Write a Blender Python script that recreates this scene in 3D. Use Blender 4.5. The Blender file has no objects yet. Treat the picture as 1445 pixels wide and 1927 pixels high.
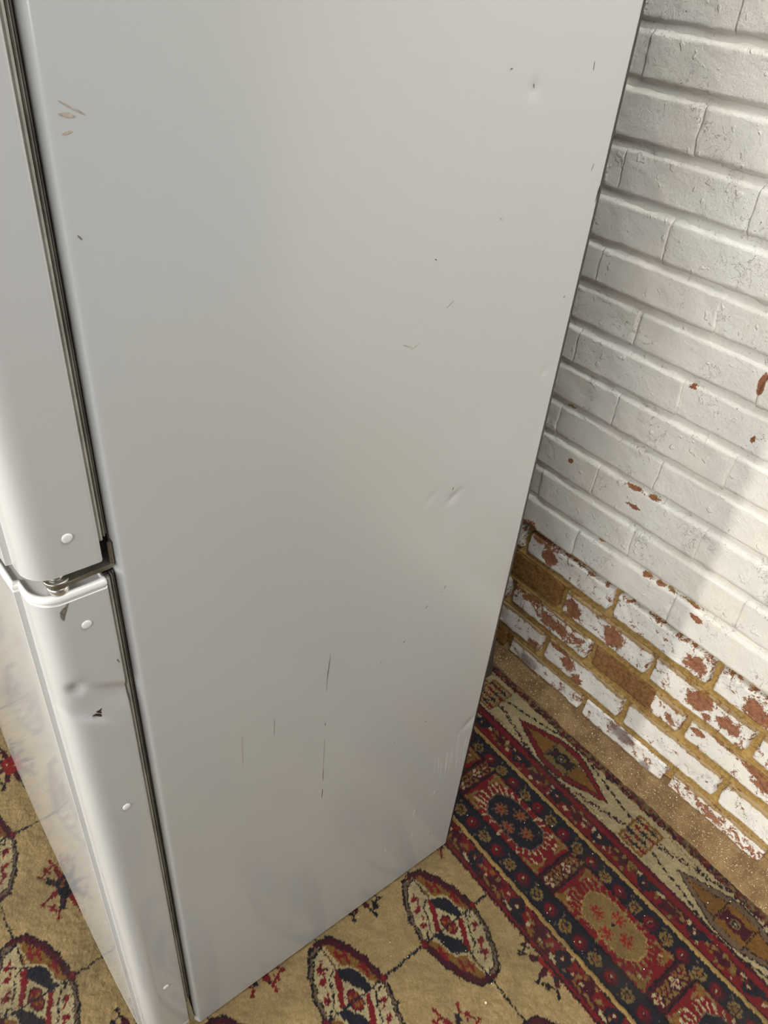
import bpy, bmesh, math, random
import numpy as np
from mathutils import Vector

# ------------------------------------------------------------------ camera, world, lights, exposure
scn = bpy.context.scene
COL = scn.collection
cam_d = bpy.data.cameras.new('camera')
cam = bpy.data.objects.new('camera', cam_d)
COL.objects.link(cam)
cam.location = (-0.66027, -0.48589, 1.39226)
cam.rotation_mode = 'XYZ'
cam.rotation_euler = (0.91530, -0.07725, -0.65842)
cam_d.sensor_fit = 'VERTICAL'
cam_d.sensor_height = 36.0
cam_d.lens = 1468.75 * 36.0 / 1927.0
cam_d.clip_start = 0.01
scn.camera = cam

world = bpy.data.worlds.new('world')
scn.world = world
world.use_nodes = True
wb = world.node_tree.nodes['Background']
wb.inputs[0].default_value = (0.96, 0.98, 1.0, 1)
wb.inputs[1].default_value = 0.05

sun_d = bpy.data.lights.new('window_sun', 'SUN')
sun_d.energy = 1.05
sun_d.angle = math.radians(1.3)
sun_d.color = (1.0, 0.94, 0.85)
sun = bpy.data.objects.new('window_sun', sun_d)
COL.objects.link(sun)
sun.location = (-3, 0.3, 2)
sun.rotation_euler = Vector((1.0, -0.083, -0.13)).to_track_quat('-Z', 'Y').to_euler()

ar_d = bpy.data.lights.new('ceiling_panel', 'AREA')
ar_d.shape = 'RECTANGLE'
ar_d.size = 1.0
ar_d.size_y = 0.7
ar_d.energy = 23
ar_d.color = (1.0, 0.985, 0.95)
ar = bpy.data.objects.new('ceiling_panel', ar_d)
COL.objects.link(ar)
ar.location = (0.0, -0.42, 2.3)
ar.rotation_euler = (0, 0, 0)

win_d = bpy.data.lights.new('window_daylight', 'AREA')
win_d.shape = 'RECTANGLE'
win_d.size = 1.4            # height
win_d.size_y = 2.2          # width
win_d.energy = 106
win_d.color = (1.0, 0.985, 0.96)
win = bpy.data.objects.new('window_daylight', win_d)
COL.objects.link(win)
win.location = (-3.2, -1.45, 1.75)
win.rotation_euler = (0, math.radians(-90), 0)

door_fill_d = bpy.data.lights.new('door_fill_light', 'AREA')  # added fill lamp, no known window there; brightens the door front
door_fill_d.shape = 'RECTANGLE'
door_fill_d.size = 1.4
door_fill_d.size_y = 1.2
door_fill_d.energy = 150
door_fill_d.color = (1.0, 0.97, 0.91)
door_fill = bpy.data.objects.new('door_fill_light', door_fill_d)
COL.objects.link(door_fill)
door_fill.location = (-3.2, 1.25, 1.75)
door_fill.rotation_euler = (0, math.radians(-90), 0)

scn.view_settings.view_transform = 'Standard'
scn.view_settings.look = 'None'
scn.view_settings.gamma = 1
scn.view_settings.use_curve_mapping = False
scn.view_settings.exposure = 0.0

# ------------------------------------------------------------------ helpers
WX, WA = 0.43325, -0.01986          # brick wall: distance behind the appliance, small angle
SW, CW = math.sin(WA), math.cos(WA)


def wpos(s, z, h):
    """point on the brick wall: s along it (towards the viewer), z up, h proud of its face"""
    return (WX - s * SW - h * CW, -s * CW + h * SW, z)


def hash2(ix, iy, seed):
    n = (ix.astype(np.int64) * 374761393 + iy.astype(np.int64) * 668265263 + seed * 1442695041) & 0xffffffff
    n = ((n ^ (n >> 13)) * 1274126177) & 0xffffffff
    n = n ^ (n >> 16)
    return (n & 0xffffff) / float(0xffffff)


def vnoise(x, y, seed=0):
    xi, yi = np.floor(x), np.floor(y)
    fx, fy = x - xi, y - yi
    fx = fx * fx * (3 - 2 * fx)
    fy = fy * fy * (3 - 2 * fy)
    a = hash2(xi, yi, seed); b = hash2(xi + 1, yi, seed)
    c = hash2(xi, yi + 1, seed); d = hash2(xi + 1, yi + 1, seed)
    return (a * (1 - fx) + b * fx) * (1 - fy) + (c * (1 - fx) + d * fx) * fy


def fbm(x, y, seed=0, o=4):
    r = np.zeros_like(x); a = 0.5; t = 0
    for k in range(o):
        r += a * vnoise(x * 2 ** k, y * 2 ** k, seed + 17 * k); t += a; a *= 0.5
    return r / t


def sstep(a, b, x):
    t = np.clip((x - a) / (b - a), 0, 1)
    return t * t * (3 - 2 * t)


def link(name, me, mat, parent=None, label=None, cat=None, group=None, kind=None):
    ob = bpy.data.objects.new(name, me)
    COL.objects.link(ob)
    if mat:
        me.materials.append(mat)
    if parent:
        ob.parent = parent
    for k, v in (('label', label), ('category', cat), ('group', group), ('kind', kind)):
        if v:
            ob[k] = v
    return ob


def grid_mesh(name, P, smooth=True, flip=False):
    """P: (ny,nx,3) array of points -> quad grid mesh"""
    ny, nx = P.shape[:2]
    idx = np.arange(ny * nx, dtype=np.int32).reshape(ny, nx)
    q = np.stack([idx[:-1, :-1], idx[:-1, 1:], idx[1:, 1:], idx[1:, :-1]], -1).reshape(-1, 4)
    if flip:
        q = q[:, ::-1]
    return raw_mesh(name, P.reshape(-1, 3), q, smooth)


def raw_mesh(name, V, q, smooth=True):
    me = bpy.data.meshes.new(name)
    n = len(q)
    me.vertices.add(len(V)); me.vertices.foreach_set('co', np.ascontiguousarray(V, dtype=np.float32).ravel())
    me.loops.add(n * 4); me.loops.foreach_set('vertex_index', np.ascontiguousarray(q, dtype=np.int32).ravel())
    me.polygons.add(n)
    me.polygons.foreach_set('loop_start', np.arange(0, n * 4, 4, dtype=np.int32))
    me.polygons.foreach_set('loop_total', np.full(n, 4, dtype=np.int32))
    me.polygons.foreach_set('use_smooth', np.full(n, smooth, dtype=bool))
    me.update(calc_edges=True)
    return me


def set_color(me, name, C):
    at = me.attributes.new(name, 'FLOAT_COLOR', 'POINT')
    full = np.ones((len(me.vertices), 4), dtype=np.float32)
    full[:, :3] = C.reshape(-1, 3)
    at.data.foreach_set('color', full.ravel())


def extrude(name, prof, z0, z1, axis='z', closed=True, smooth=False, bevel=0.0, seg=2):
    """prof: list of 2-D points; axis z -> (x,y); axis y -> (x,z); extruded into a capped prism"""
    bm = bmesh.new()
    def P(a, b, t):
        return (a, b, t) if axis == 'z' else ((a, t, b) if axis == 'y' else (t, a, b))
    lo = [bm.verts.new(P(a, b, z0)) for a, b in prof]
    hi = [bm.verts.new(P(a, b, z1)) for a, b in prof]
    n = len(prof)
    for i in range(n):
        j = (i + 1) % n
        bm.faces.new((lo[i], lo[j], hi[j], hi[i]))
    bm.faces.new(lo[::-1]); bm.faces.new(hi)
    bmesh.ops.recalc_face_normals(bm, faces=bm.faces)
    if bevel:
        bmesh.ops.bevel(bm, geom=[e for e in bm.edges], offset=bevel, segments=seg, affect='EDGES', clamp_overlap=True)
    me = bpy.data.meshes.new(name)
    bm.to_mesh(me); bm.free()
    for p in me.polygons:
        p.use_smooth = smooth
    return me


def lathe(name, prof, n=28, axis='y'):
    """prof: list of (r, t) ; revolve about axis, smooth"""
    bm = bmesh.new()
    rings = []
    for r, t in prof:
        ring = []
        for k in range(n):
            a = 2 * math.pi * k / n
            c, s = r * math.cos(a), r * math.sin(a)
            ring.append(bm.verts.new((c, t, s) if axis == 'y' else (c, s, t)))
        rings.append(ring)
    for a, b in zip(rings[:-1], rings[1:]):
        for k in range(n):
            bm.faces.new((a[k], a[(k + 1) % n], b[(k + 1) % n], b[k]))
    bm.faces.new(rings[0]); bm.faces.new(rings[-1])
    bmesh.ops.recalc_face_normals(bm, faces=bm.faces)
    me = bpy.data.meshes.new(name)
    bm.to_mesh(me); bm.free()
    for p in me.polygons:
        p.use_smooth = len(p.vertices) == 4
    return me


# ------------------------------------------------------------------ materials
def new_mat(name):
    m = bpy.data.materials.new(name)
    m.use_nodes = True
    nt = m.node_tree
    return m, nt, nt.nodes['Principled BSDF']


class G:
    """tiny node-graph helper"""
    def __init__(s, nt):
        s.nt = nt
    def n(s, t, **k):
        nd = s.nt.nodes.new(t)
        for a, v in k.items():
            setattr(nd, a, v)
        return nd
    def l(s, a, b):
        s.nt.links.new(a, b)
    def math(s, op, a, b=None, clamp=False):
        nd = s.n('ShaderNodeMath', operation=op, use_clamp=clamp)
        for i, v in enumerate((a, b)):
            if v is None:
                continue
            if isinstance(v, (int, float)):
                nd.inputs[i].default_value = v
            else:
                s.l(v, nd.inputs[i])
        return nd.outputs[0]
    def noise(s, vec, scale, detail=4, rough=0.6, dist=0.0):
        nd = s.n('ShaderNodeTexNoise')
        nd.inputs['Scale'].default_value = scale
        nd.inputs['Detail'].default_value = detail
        nd.inputs['Roughness'].default_value = rough
        nd.inputs['Distortion'].default_value = dist
        s.l(vec, nd.inputs['Vector'])
        return nd.outputs['Fac']
    def ramp(s, v, a, b, lo=0.0, hi=1.0):
        nd = s.n('ShaderNodeMapRange', interpolation_type='SMOOTHSTEP')
        s.l(v, nd.inputs['Value'])
        nd.inputs['From Min'].default_value = a; nd.inputs['From Max'].default_value = b
        nd.inputs['To Min'].default_value = lo; nd.inputs['To Max'].default_value = hi
        return nd.outputs['Result']
    def mix(s, f, a, b):
        nd = s.n('ShaderNodeMix', data_type='RGBA')
        for i, v in ((0, f), (6, a), (7, b)):
            if isinstance(v, (tuple, list)):
                nd.inputs[i].default_value = (*v, 1)
            elif isinstance(v, (int, float)):
                nd.inputs[i].default_value = v
            else:
                s.l(v, nd.inputs[i])
        return nd.outputs[2]
    def bump(s, h, dist, strength=1.0, normal=None):
        nd = s.n('ShaderNodeBump')
        nd.inputs['Distance'].default_value = dist
        nd.inputs['Strength'].default_value = strength
        s.l(h, nd.inputs['Height'])
        if normal:
            s.l(normal, nd.inputs['Normal'])
        return nd.outputs['Normal']


def simple(name, col, rough=0.5, metal=0.0, coat=0.0, noise=0.0, nscale=40, bump=0.0):
    m, nt, b = new_mat(name)
    g = G(nt)
    b.inputs['Roughness'].default_value = rough
    b.inputs['Metallic'].default_value = metal
    b.inputs['Coat Weight'].default_value = coat
    tc = g.n('ShaderNodeTexCoord').outputs['Object']
    nz = g.noise(tc, nscale, 5)
    c = g.mix(g.ramp(nz, 0.3, 0.7), tuple(x * (1 - noise) for x in col), tuple(min(1, x * (1 + noise)) for x in col))
    g.l(c, b.inputs['Base Color'])
    if bump:
        g.l(g.bump(nz, bump), b.inputs['Normal'])
    return m


def enamel(name, col, rough, wave=0.0, grime=0.05):
    """white stove enamel on sheet steel: slight orange peel, faint grime"""
    m, nt, b = new_mat(name)
    g = G(nt)
    tc = g.n('ShaderNodeTexCoord').outputs['Object']
    n1 = g.noise(tc, 2.2, 1, 0.4)
    n2 = g.noise(tc, 900, 2, 0.5)
    c = g.mix(g.ramp(n1, 0.2, 0.8), col, tuple(x * (1 - grime) * k for x, k in zip(col, (1.0, 0.985, 0.955))))
    g.l(c, b.inputs['Base Color'])
    r = g.ramp(n1, 0.3, 0.7, rough * 0.92, rough * 1.1)
    g.l(r, b.inputs['Roughness'])
    b.inputs['Specular IOR Level'].default_value = 0.5
    return m


M = {}
M['enamel'] = enamel('white_enamel_side', (0.435, 0.445, 0.445), 0.19)
M['door'] = enamel('white_enamel_door', (0.44, 0.447, 0.447), 0.09)
M['cap'] = simple('white_plastic', (0.66, 0.66, 0.65), 0.3, noise=0.03)
M['gasket'] = simple('grey_rubber', (0.32, 0.31, 0.27), 0.45, noise=0.25, nscale=30)
M['rubber_and_shade'] = simple('dark_rubber_and_shade', (0.012, 0.012, 0.012), 0.6, noise=0.2)  # near-black rubber, also painted shade in the gasket slit and hinge gap
M['steel'] = simple('hinge_steel', (0.30, 0.29, 0.25), 0.34, metal=0.9, noise=0.2, nscale=60)
M['bright_steel'] = simple('bright_steel', (0.62, 0.61, 0.58), 0.28, metal=0.9, noise=0.1, nscale=80)
M['black'] = simple('black_plastic', (0.008, 0.008, 0.009), 0.45, noise=0.2)
M['chip'] = simple('bare_steel_chip', (0.05, 0.042, 0.035), 0.55, noise=0.4, nscale=300)
M['rustchip'] = simple('rusty_chip', (0.035, 0.012, 0.008), 0.7, noise=0.4, nscale=300)
M['greychip'] = simple('worn_primer', (0.15, 0.14, 0.12), 0.5, noise=0.4, nscale=500)
M['scuff'] = simple('pale_scuff', (0.60, 0.60, 0.585), 0.45, noise=0.1)
M['stain'] = simple('brown_smear', (0.37, 0.325, 0.27), 0.4, noise=0.15, nscale=200)
M['crumb'] = simple('plaster_crumb_glint', (0.80, 0.76, 0.66), 0.4, noise=0.1)  # crumbs, and white specks that paint in carpet glints
M['grit'] = simple('sand_grit_sparkle', (0.80, 0.68, 0.46), 0.2, noise=0.25)  # mortar grains, colour brightened to paint in sparkle
M['screed'] = simple('bare_screed', (0.30, 0.25, 0.18), 0.9, noise=0.2, nscale=20)


def wall_material(name, mortar):
    """flaking white wall paint over brick (or over mortar). wear attribute: R flaked, G golden/dusty, B stained"""
    m, nt, b = new_mat(name)
    g = G(nt)
    pos = g.n('ShaderNodeNewGeometry').outputs['Position']
    at = g.n('ShaderNodeAttribute', attribute_name='wear')
    sp = g.n('ShaderNodeSeparateColor')
    g.l(at.outputs['Color'], sp.inputs[0])
    R, Gd, B = sp.outputs
    n1 = g.noise(pos, 58, 9, 0.74, 0.4)
    n2 = g.noise(pos, 330, 3, 0.6)
    v = g.math('ADD', R, g.math('MULTIPLY', g.math('SUBTRACT', n1, 0.5), 2.1))
    v = g.math('ADD', v, g.math('MULTIPLY', g.math('SUBTRACT', n2, 0.5), 0.55))
    flake = g.ramp(v, 0.5, 0.56)
    # paint
    n3 = g.noise(pos, 9, 4, 0.6)
    n4 = g.noise(pos, 34, 5, 0.65)
    paint = g.mix(g.ramp(n3, 0.35, 0.65), (0.87, 0.83, 0.75), (0.85, 0.83, 0.77))
    paint = g.mix(g.ramp(n4, 0.5, 0.8, 0, 0.35), paint, (0.70, 0.65, 0.57))
    # hairline cracks and pin-prick specks, denser low down where the paint is failing
    n5 = g.noise(pos, 45, 4, 0.6, 0.6)
    gate = g.noise(pos, 14, 2, 0.5)
    crack = g.math('MULTIPLY', g.ramp(g.math('ABSOLUTE', g.math('SUBTRACT', n5, 0.5)), 0.0, 0.006, 1, 0), g.ramp(gate, 0.54, 0.60))
    spk = g.noise(pos, 260, 2, 0.5)
    speck = g.math('MULTIPLY', g.ramp(spk, 0.70, 0.735), g.ramp(n3, 0.46, 0.56))
    dk = g.math('MAXIMUM', g.math('MULTIPLY', crack, 0.6), g.math('MULTIPLY', speck, 0.85))
    paint = g.mix(dk, paint, (0.13, 0.085, 0.05))
    dust = g.ramp(g.math('ADD', Gd, g.math('MULTIPLY', g.math('SUBTRACT', n1, 0.5), 1.3)), 0.38, 0.62, 0, 0.9)
    paint = g.mix(dust, paint, (0.37, 0.235, 0.08))
    stn = g.ramp(g.math('ADD', B, g.math('MULTIPLY', g.math('SUBTRACT', n1, 0.5), 1.2)), 0.35, 0.75, 0, 0.8)
    paint = g.mix(stn, paint, (0.20, 0.14, 0.13))
    # what is under the paint
    n6 = g.noise(pos, 130, 5, 0.7)
    if mortar:
        under = g.mix(g.ramp(n6, 0.3, 0.7), (0.29, 0.175, 0.05), (0.51, 0.335, 0.115))
        under = g.mix(g.ramp(n3, 0.5, 0.75, 0, 0.4), under, (0.36, 0.26, 0.14))
    else:
        red = g.mix(g.ramp(n6, 0.3, 0.7), (0.23, 0.088, 0.042), (0.42, 0.19, 0.10))
        gold = g.mix(g.ramp(n6, 0.3, 0.7), (0.17, 0.075, 0.02), (0.36, 0.19, 0.055))
        under = g.mix(Gd, red, gold)
        scum = g.math('MULTIPLY', g.ramp(g.noise(pos, 420, 3, 0.6), 0.62, 0.68), 0.55)
        under = g.mix(scum, under, (0.55, 0.48, 0.42))
    col = g.mix(flake, paint, under)
    g.l(col, b.inputs['Base Color'])
    g.l(g.mix(flake, (0.55, 0.55, 0.55), (0.95, 0.95, 0.95)), b.inputs['Roughness'])
    b.inputs['Specular IOR Level'].default_value = 0.35
    # relief: film thickness, brush texture, blobs, sand
    h = g.math('MULTIPLY', g.math('SUBTRACT', 1.0, flake), 0.55)
    h = g.math('ADD', h, g.math('MULTIPLY', n4, 0.5))
    blob = g.ramp(g.noise(pos, 62, 2, 0.4), 0.66, 0.72)
    h = g.math('ADD', h, g.math('MULTIPLY', blob, 0.5))
    h = g.math('ADD', h, g.math('MULTIPLY', g.noise(pos, 170, 5, 0.75), 0.95))
    h = g.math('SUBTRACT', h, g.math('MULTIPLY', crack, 0.5))
    h = g.math('ADD', h, g.math('MULTIPLY', g.math('MULTIPLY', flake, n2), 0.9))
    g.l(g.bump(h, 0.0021, 1.0), b.inputs['Normal'])
    return m


M['brick'] = wall_material('painted_brick', False)
M['mortar'] = wall_material('painted_mortar', True)


def carpet_material():
    m, nt, b = new_mat('wool_carpet')
    g = G(nt)
    pos = g.n('ShaderNodeNewGeometry').outputs['Position']
    at = g.n('ShaderNodeAttribute', attribute_name='tuft')
    n1 = g.noise(pos, 700, 3, 0.7)
    n2 = g.noise(pos, 30, 4, 0.6)
    k = g.math('MULTIPLY', g.ramp(n1, 0.25, 0.75, 0.72, 1.22), g.ramp(n2, 0.3, 0.7, 0.86, 1.08))
    mul = g.n('ShaderNodeMix', data_type='RGBA', blend_type='MULTIPLY')
    mul.inputs[0].default_value = 1
    g.l(at.outputs['Color'], mul.inputs[6])
    cc = g.n('ShaderNodeCombineColor')
    for i in range(3):
        g.l(k, cc.inputs[i])
    g.l(cc.outputs[0], mul.inputs[7])
    g.l(mul.outputs[2], b.inputs['Base Color'])
    b.inputs['Roughness'].default_value = 0.9
    b.inputs['Specular IOR Level'].default_value = 0.15
    b.inputs['Sheen Weight'].default_value = 0.08
    b.inputs['Sheen Roughness'].default_value = 0.6
    g.l(g.bump(n1, 0.0018, 0.9), b.inputs['Normal'])
    return m


M['carpet'] = carpet_material()


def dust_material():
    m, nt, b = new_mat('mortar_dust')
    g = G(nt)
    pos = g.n('ShaderNodeNewGeometry').outputs['Position']
    n1 = g.noise(pos, 25, 5, 0.65)
    n2 = g.noise(pos, 420, 4, 0.75)
    c = g.mix(g.ramp(n1, 0.35, 0.65), (0.21, 0.12, 0.05), (0.36, 0.235, 0.10))
    c = g.mix(g.ramp(n2, 0.56, 0.68), c, (0.50, 0.38, 0.22))  # pale grain specks, lightened to paint in some sparkle
    c = g.mix(g.ramp(n2, 0.44, 0.34, 0, 0.7), c, (0.12, 0.07, 0.04))
    g.l(c, b.inputs['Base Color'])
    b.inputs['Roughness'].default_value = 0.85
    g.l(g.bump(n2, 0.003, 1.0), b.inputs['Normal'])
    return m


M['dust'] = dust_material()

# ------------------------------------------------------------------ floor slab
fl = extrude('floor', [(-3.2, -3.2), (0.60, -3.2), (0.60, 1.9), (-3.2, 1.9)], -0.06, -0.006)
link('floor', fl, M['screed'], kind='structure', label='bare screed floor under the carpet')

# ------------------------------------------------------------------ brick wall
ZJ = {0: 0.030, 1: 0.0922, 2: 0.1710, 3: 0.2437, 4: 0.3226, 5: 0.3915, 6: 0.4686, 7: 0.5440, 8: 0.6219, 9: 0.6957,
      10: 0.7710, 11: 0.8462, 12: 0.9203, 13: 0.9920, 14: 1.0677, 15: 1.1440, 16: 1.2235, 17: 1.2963}
for k in range(18, 22):
    ZJ[k] = 1.2963 + 0.075 * (k - 17)
# measured vertical joints by course (the rest follow the 225 mm bond)
PJ = {1: [-.2738, -.0537, .1701, .3877], 2: [-.1834, .0367, .262], 3: [-.3001, -.0718, .155], 4: [-.1714, .0525, .272],
      5: [-.2945, -.0626, .1646], 6: [.0451], 7: [-.293, -.0692], 9: [-.2884], 10: [-.1761], 11: [-.287, -.0720],
      12: [-.1809], 13: [-.2816, -.0586], 14: [-.1753], 15: [-.2847], 16: [-.1738], 17: [-.2916], 18: [-.1679]}
S0, S1 = -0.80, 0.95

# flaked patches on the wall: (s, z, rs, rz, strength)
from_px = []
patches = [
    # course 5
    (-.227, .353, .018, .015, 1.05), (-.258, .381, .045, .010, .85), (-.205, .386, .030, .007, .7),
    (.129, .355, .022, .020, .85), (.145, .381, .030, .009, .6),
    (.205, .365, .030, .022, .45), (.252, .352, .032, .034, .78), (.335, .355, .06, .035, .5),
    # course 4
    (-.143, .275, .019, .022, 1.1), (-.037, .282, .022, .022, 1.05), (.01, .298, .03, .010, .5),
    (.162, .288, .026, .026, 1.05), (.180, .266, .014, .012, .8), (.224, .280, .024, .016, .9), (.258, .300, .016, .018, .5), (.33, .28, .06, .04, .42),
    (.075, .305, .030, .010, .45),
    # course 3
    (-.245, .222, .050, .016, .75), (-.175, .204, .060, .020, .85), (-.115, .205, .035, .022, .7), (-.27, .205, .02, .02, .45),
    (.121, .198, .010, .010, .9), (.184, .216, .014, .009, .8), (.302, .226, .030, .010, 1.0), (.330, .21, .04, .012, .8),
    (.24, .232, .05, .006, .55),
    # course 2
    (-.205, .112, .030, .012, .75), (-.140, .152, .030, .008, .95), (-.112, .134, .018, .016, 1.0), (-.083, .113, .014, .014, .9),
    (.235, .118, .03, .02, .42), (.33, .13, .05, .02, .42),
    # course 1
    (-.075, .060, .03, .03, .42), (.10, .060, .06, .03, .46), (.21, .062, .05, .025, .58), (.285, .055, .07, .025, .6), (.36, .05, .04, .025, .6),
    # higher, odd flakes in sound paint
    (.042, .889, .0050, .016, 1.15), (-.055, .838, .006, .006, 1.0), (.062, .803, .003, .006, 1.0),
    (-.094, .615, .022, .0035, .95), (-.057, .618, .013, .0045, .95), (-.088, .580, .012, .004, 1.0), (-.235, .594, .006, .005, .8), (-.27, .696, .009, .004, .8),
    (-.016, .465, .012, .005, .95), (.013, .466, .014, .0045, .95), (.033, .468, .012, .005, .9), (.085, .468, .030, .0035, .95), (.095, .447, .016, .005, .9),
    (-.20, .47, .05, .003, .6), (-.12, .470, .02, .003, .65), (-.295, .40, .02, .012, .9), (-.27, .628, .015, .003, .55),
]
stains = [(-.212, .052, .05, .025, .8), (.055, .070, .045, .022, .95), (.122, .045, .02, .014, .9), (-.10, .05, .04, .03, .5), (.075, .305, .03, .02, .6)]
# bricks that lost all paint: (course, s from, s to, golden)
bare = [(4, -.45, -.172, 1.0), (3, -.075, .083, .75), (1, -.6, -.2745, .9)]


def wall_wear(S, Z, course):
    R = np.zeros_like(S); Gd = np.zeros_like(S); B = np.zeros_like(S)
    for s, z, rs, rz, a in patches:
        d = ((S - s) / rs) ** 2 + ((Z - z) / rz) ** 2
        R = np.maximum(R, a * np.exp(-.55 * d))
    for s, z, rs, rz, a in stains:
        B = np.maximum(B, a * np.exp(-(((S - s) / rs) ** 2 + ((Z - z) / rz) ** 2)))
    for c, a, b, gd in bare:
        if c == course:
            e = sstep(a - .004, a + .004, S) * sstep(b + .004, b - .004, S)
            R = np.maximum(R, e * 1.35); Gd = np.maximum(Gd, e * gd)
    return R, Gd, B


wall_root = None
# mortar bed (the wall's own mesh)
ss = np.arange(S0 - .4, S1 + .4, 0.006); zz = np.concatenate([np.arange(-0.05, .46, 0.0025), np.arange(.46, 1.62, .006)])
S, Z = np.meshgrid(ss, zz)
low = sstep(0.445, 0.395, Z + 0.035 * (fbm(S * 14, Z * 14, 5) - .5))
H = -0.0056 - 0.0084 * low + 0.003 * (fbm(S * 60, Z * 60, 8) - .5) + 0.002 * (fbm(S * 220, Z * 220, 9, 2) - .5) * (0.4 + low)
for k_ in range(0, 5):      # joints weather-struck: flush at the bottom, cut back under the brick above
    t_ = np.clip((Z - (ZJ[k_] - .0075)) / .0150, 0, 1)
    inj = (np.abs(Z - ZJ[k_]) < .0095) & (low > .2)
    hh = -.0030 - .0105 * t_ ** 1.3 + 0.0026 * (fbm(S * 60, Z * 60, 8) - .5)
    H = np.where(inj, hh, H)
X, Y, Zz = wpos(S, Z, H)
me = grid_mesh('wall_right', np.stack([X, Y, Zz], -1), flip=False)
R = np.clip(low * 1.3, 0, 1.3)
R = np.maximum(R, sstep(.41, .395, Z) * sstep(-.20, .02, S) * 1.1)
R = np.where((Z > .375) & (Z < .41), np.maximum(R, .5 * sstep(.43, .38, Z)), R)
Rp, Gp, Bp = wall_wear(S, Z, -1)
R = np.maximum(R, np.where(Z > .40, Rp, 0))
set_color(me, 'wear', np.stack([R, Gp, Bp * 0], -1))
wall = link('wall_right', me, M['mortar'], kind='structure', label='white painted brick wall, paint flaking off near the floor')
# solid masonry behind the bed
core = extrude('masonry_core', [(wpos(S0 - .4, 0, -.02)[0], wpos(S0 - .4, 0, -.02)[1]), (wpos(S1 + .4, 0, -.02)[0], wpos(S1 + .4, 0, -.02)[1]),
                                (wpos(S1 + .4, 0, -.12)[0], wpos(S1 + .4, 0, -.12)[1]), (wpos(S0 - .4, 0, -.12)[0], wpos(S0 - .4, 0, -.12)[1])], -0.05, 1.615)
link('masonry_core', core, M['screed'], wall)

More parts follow.
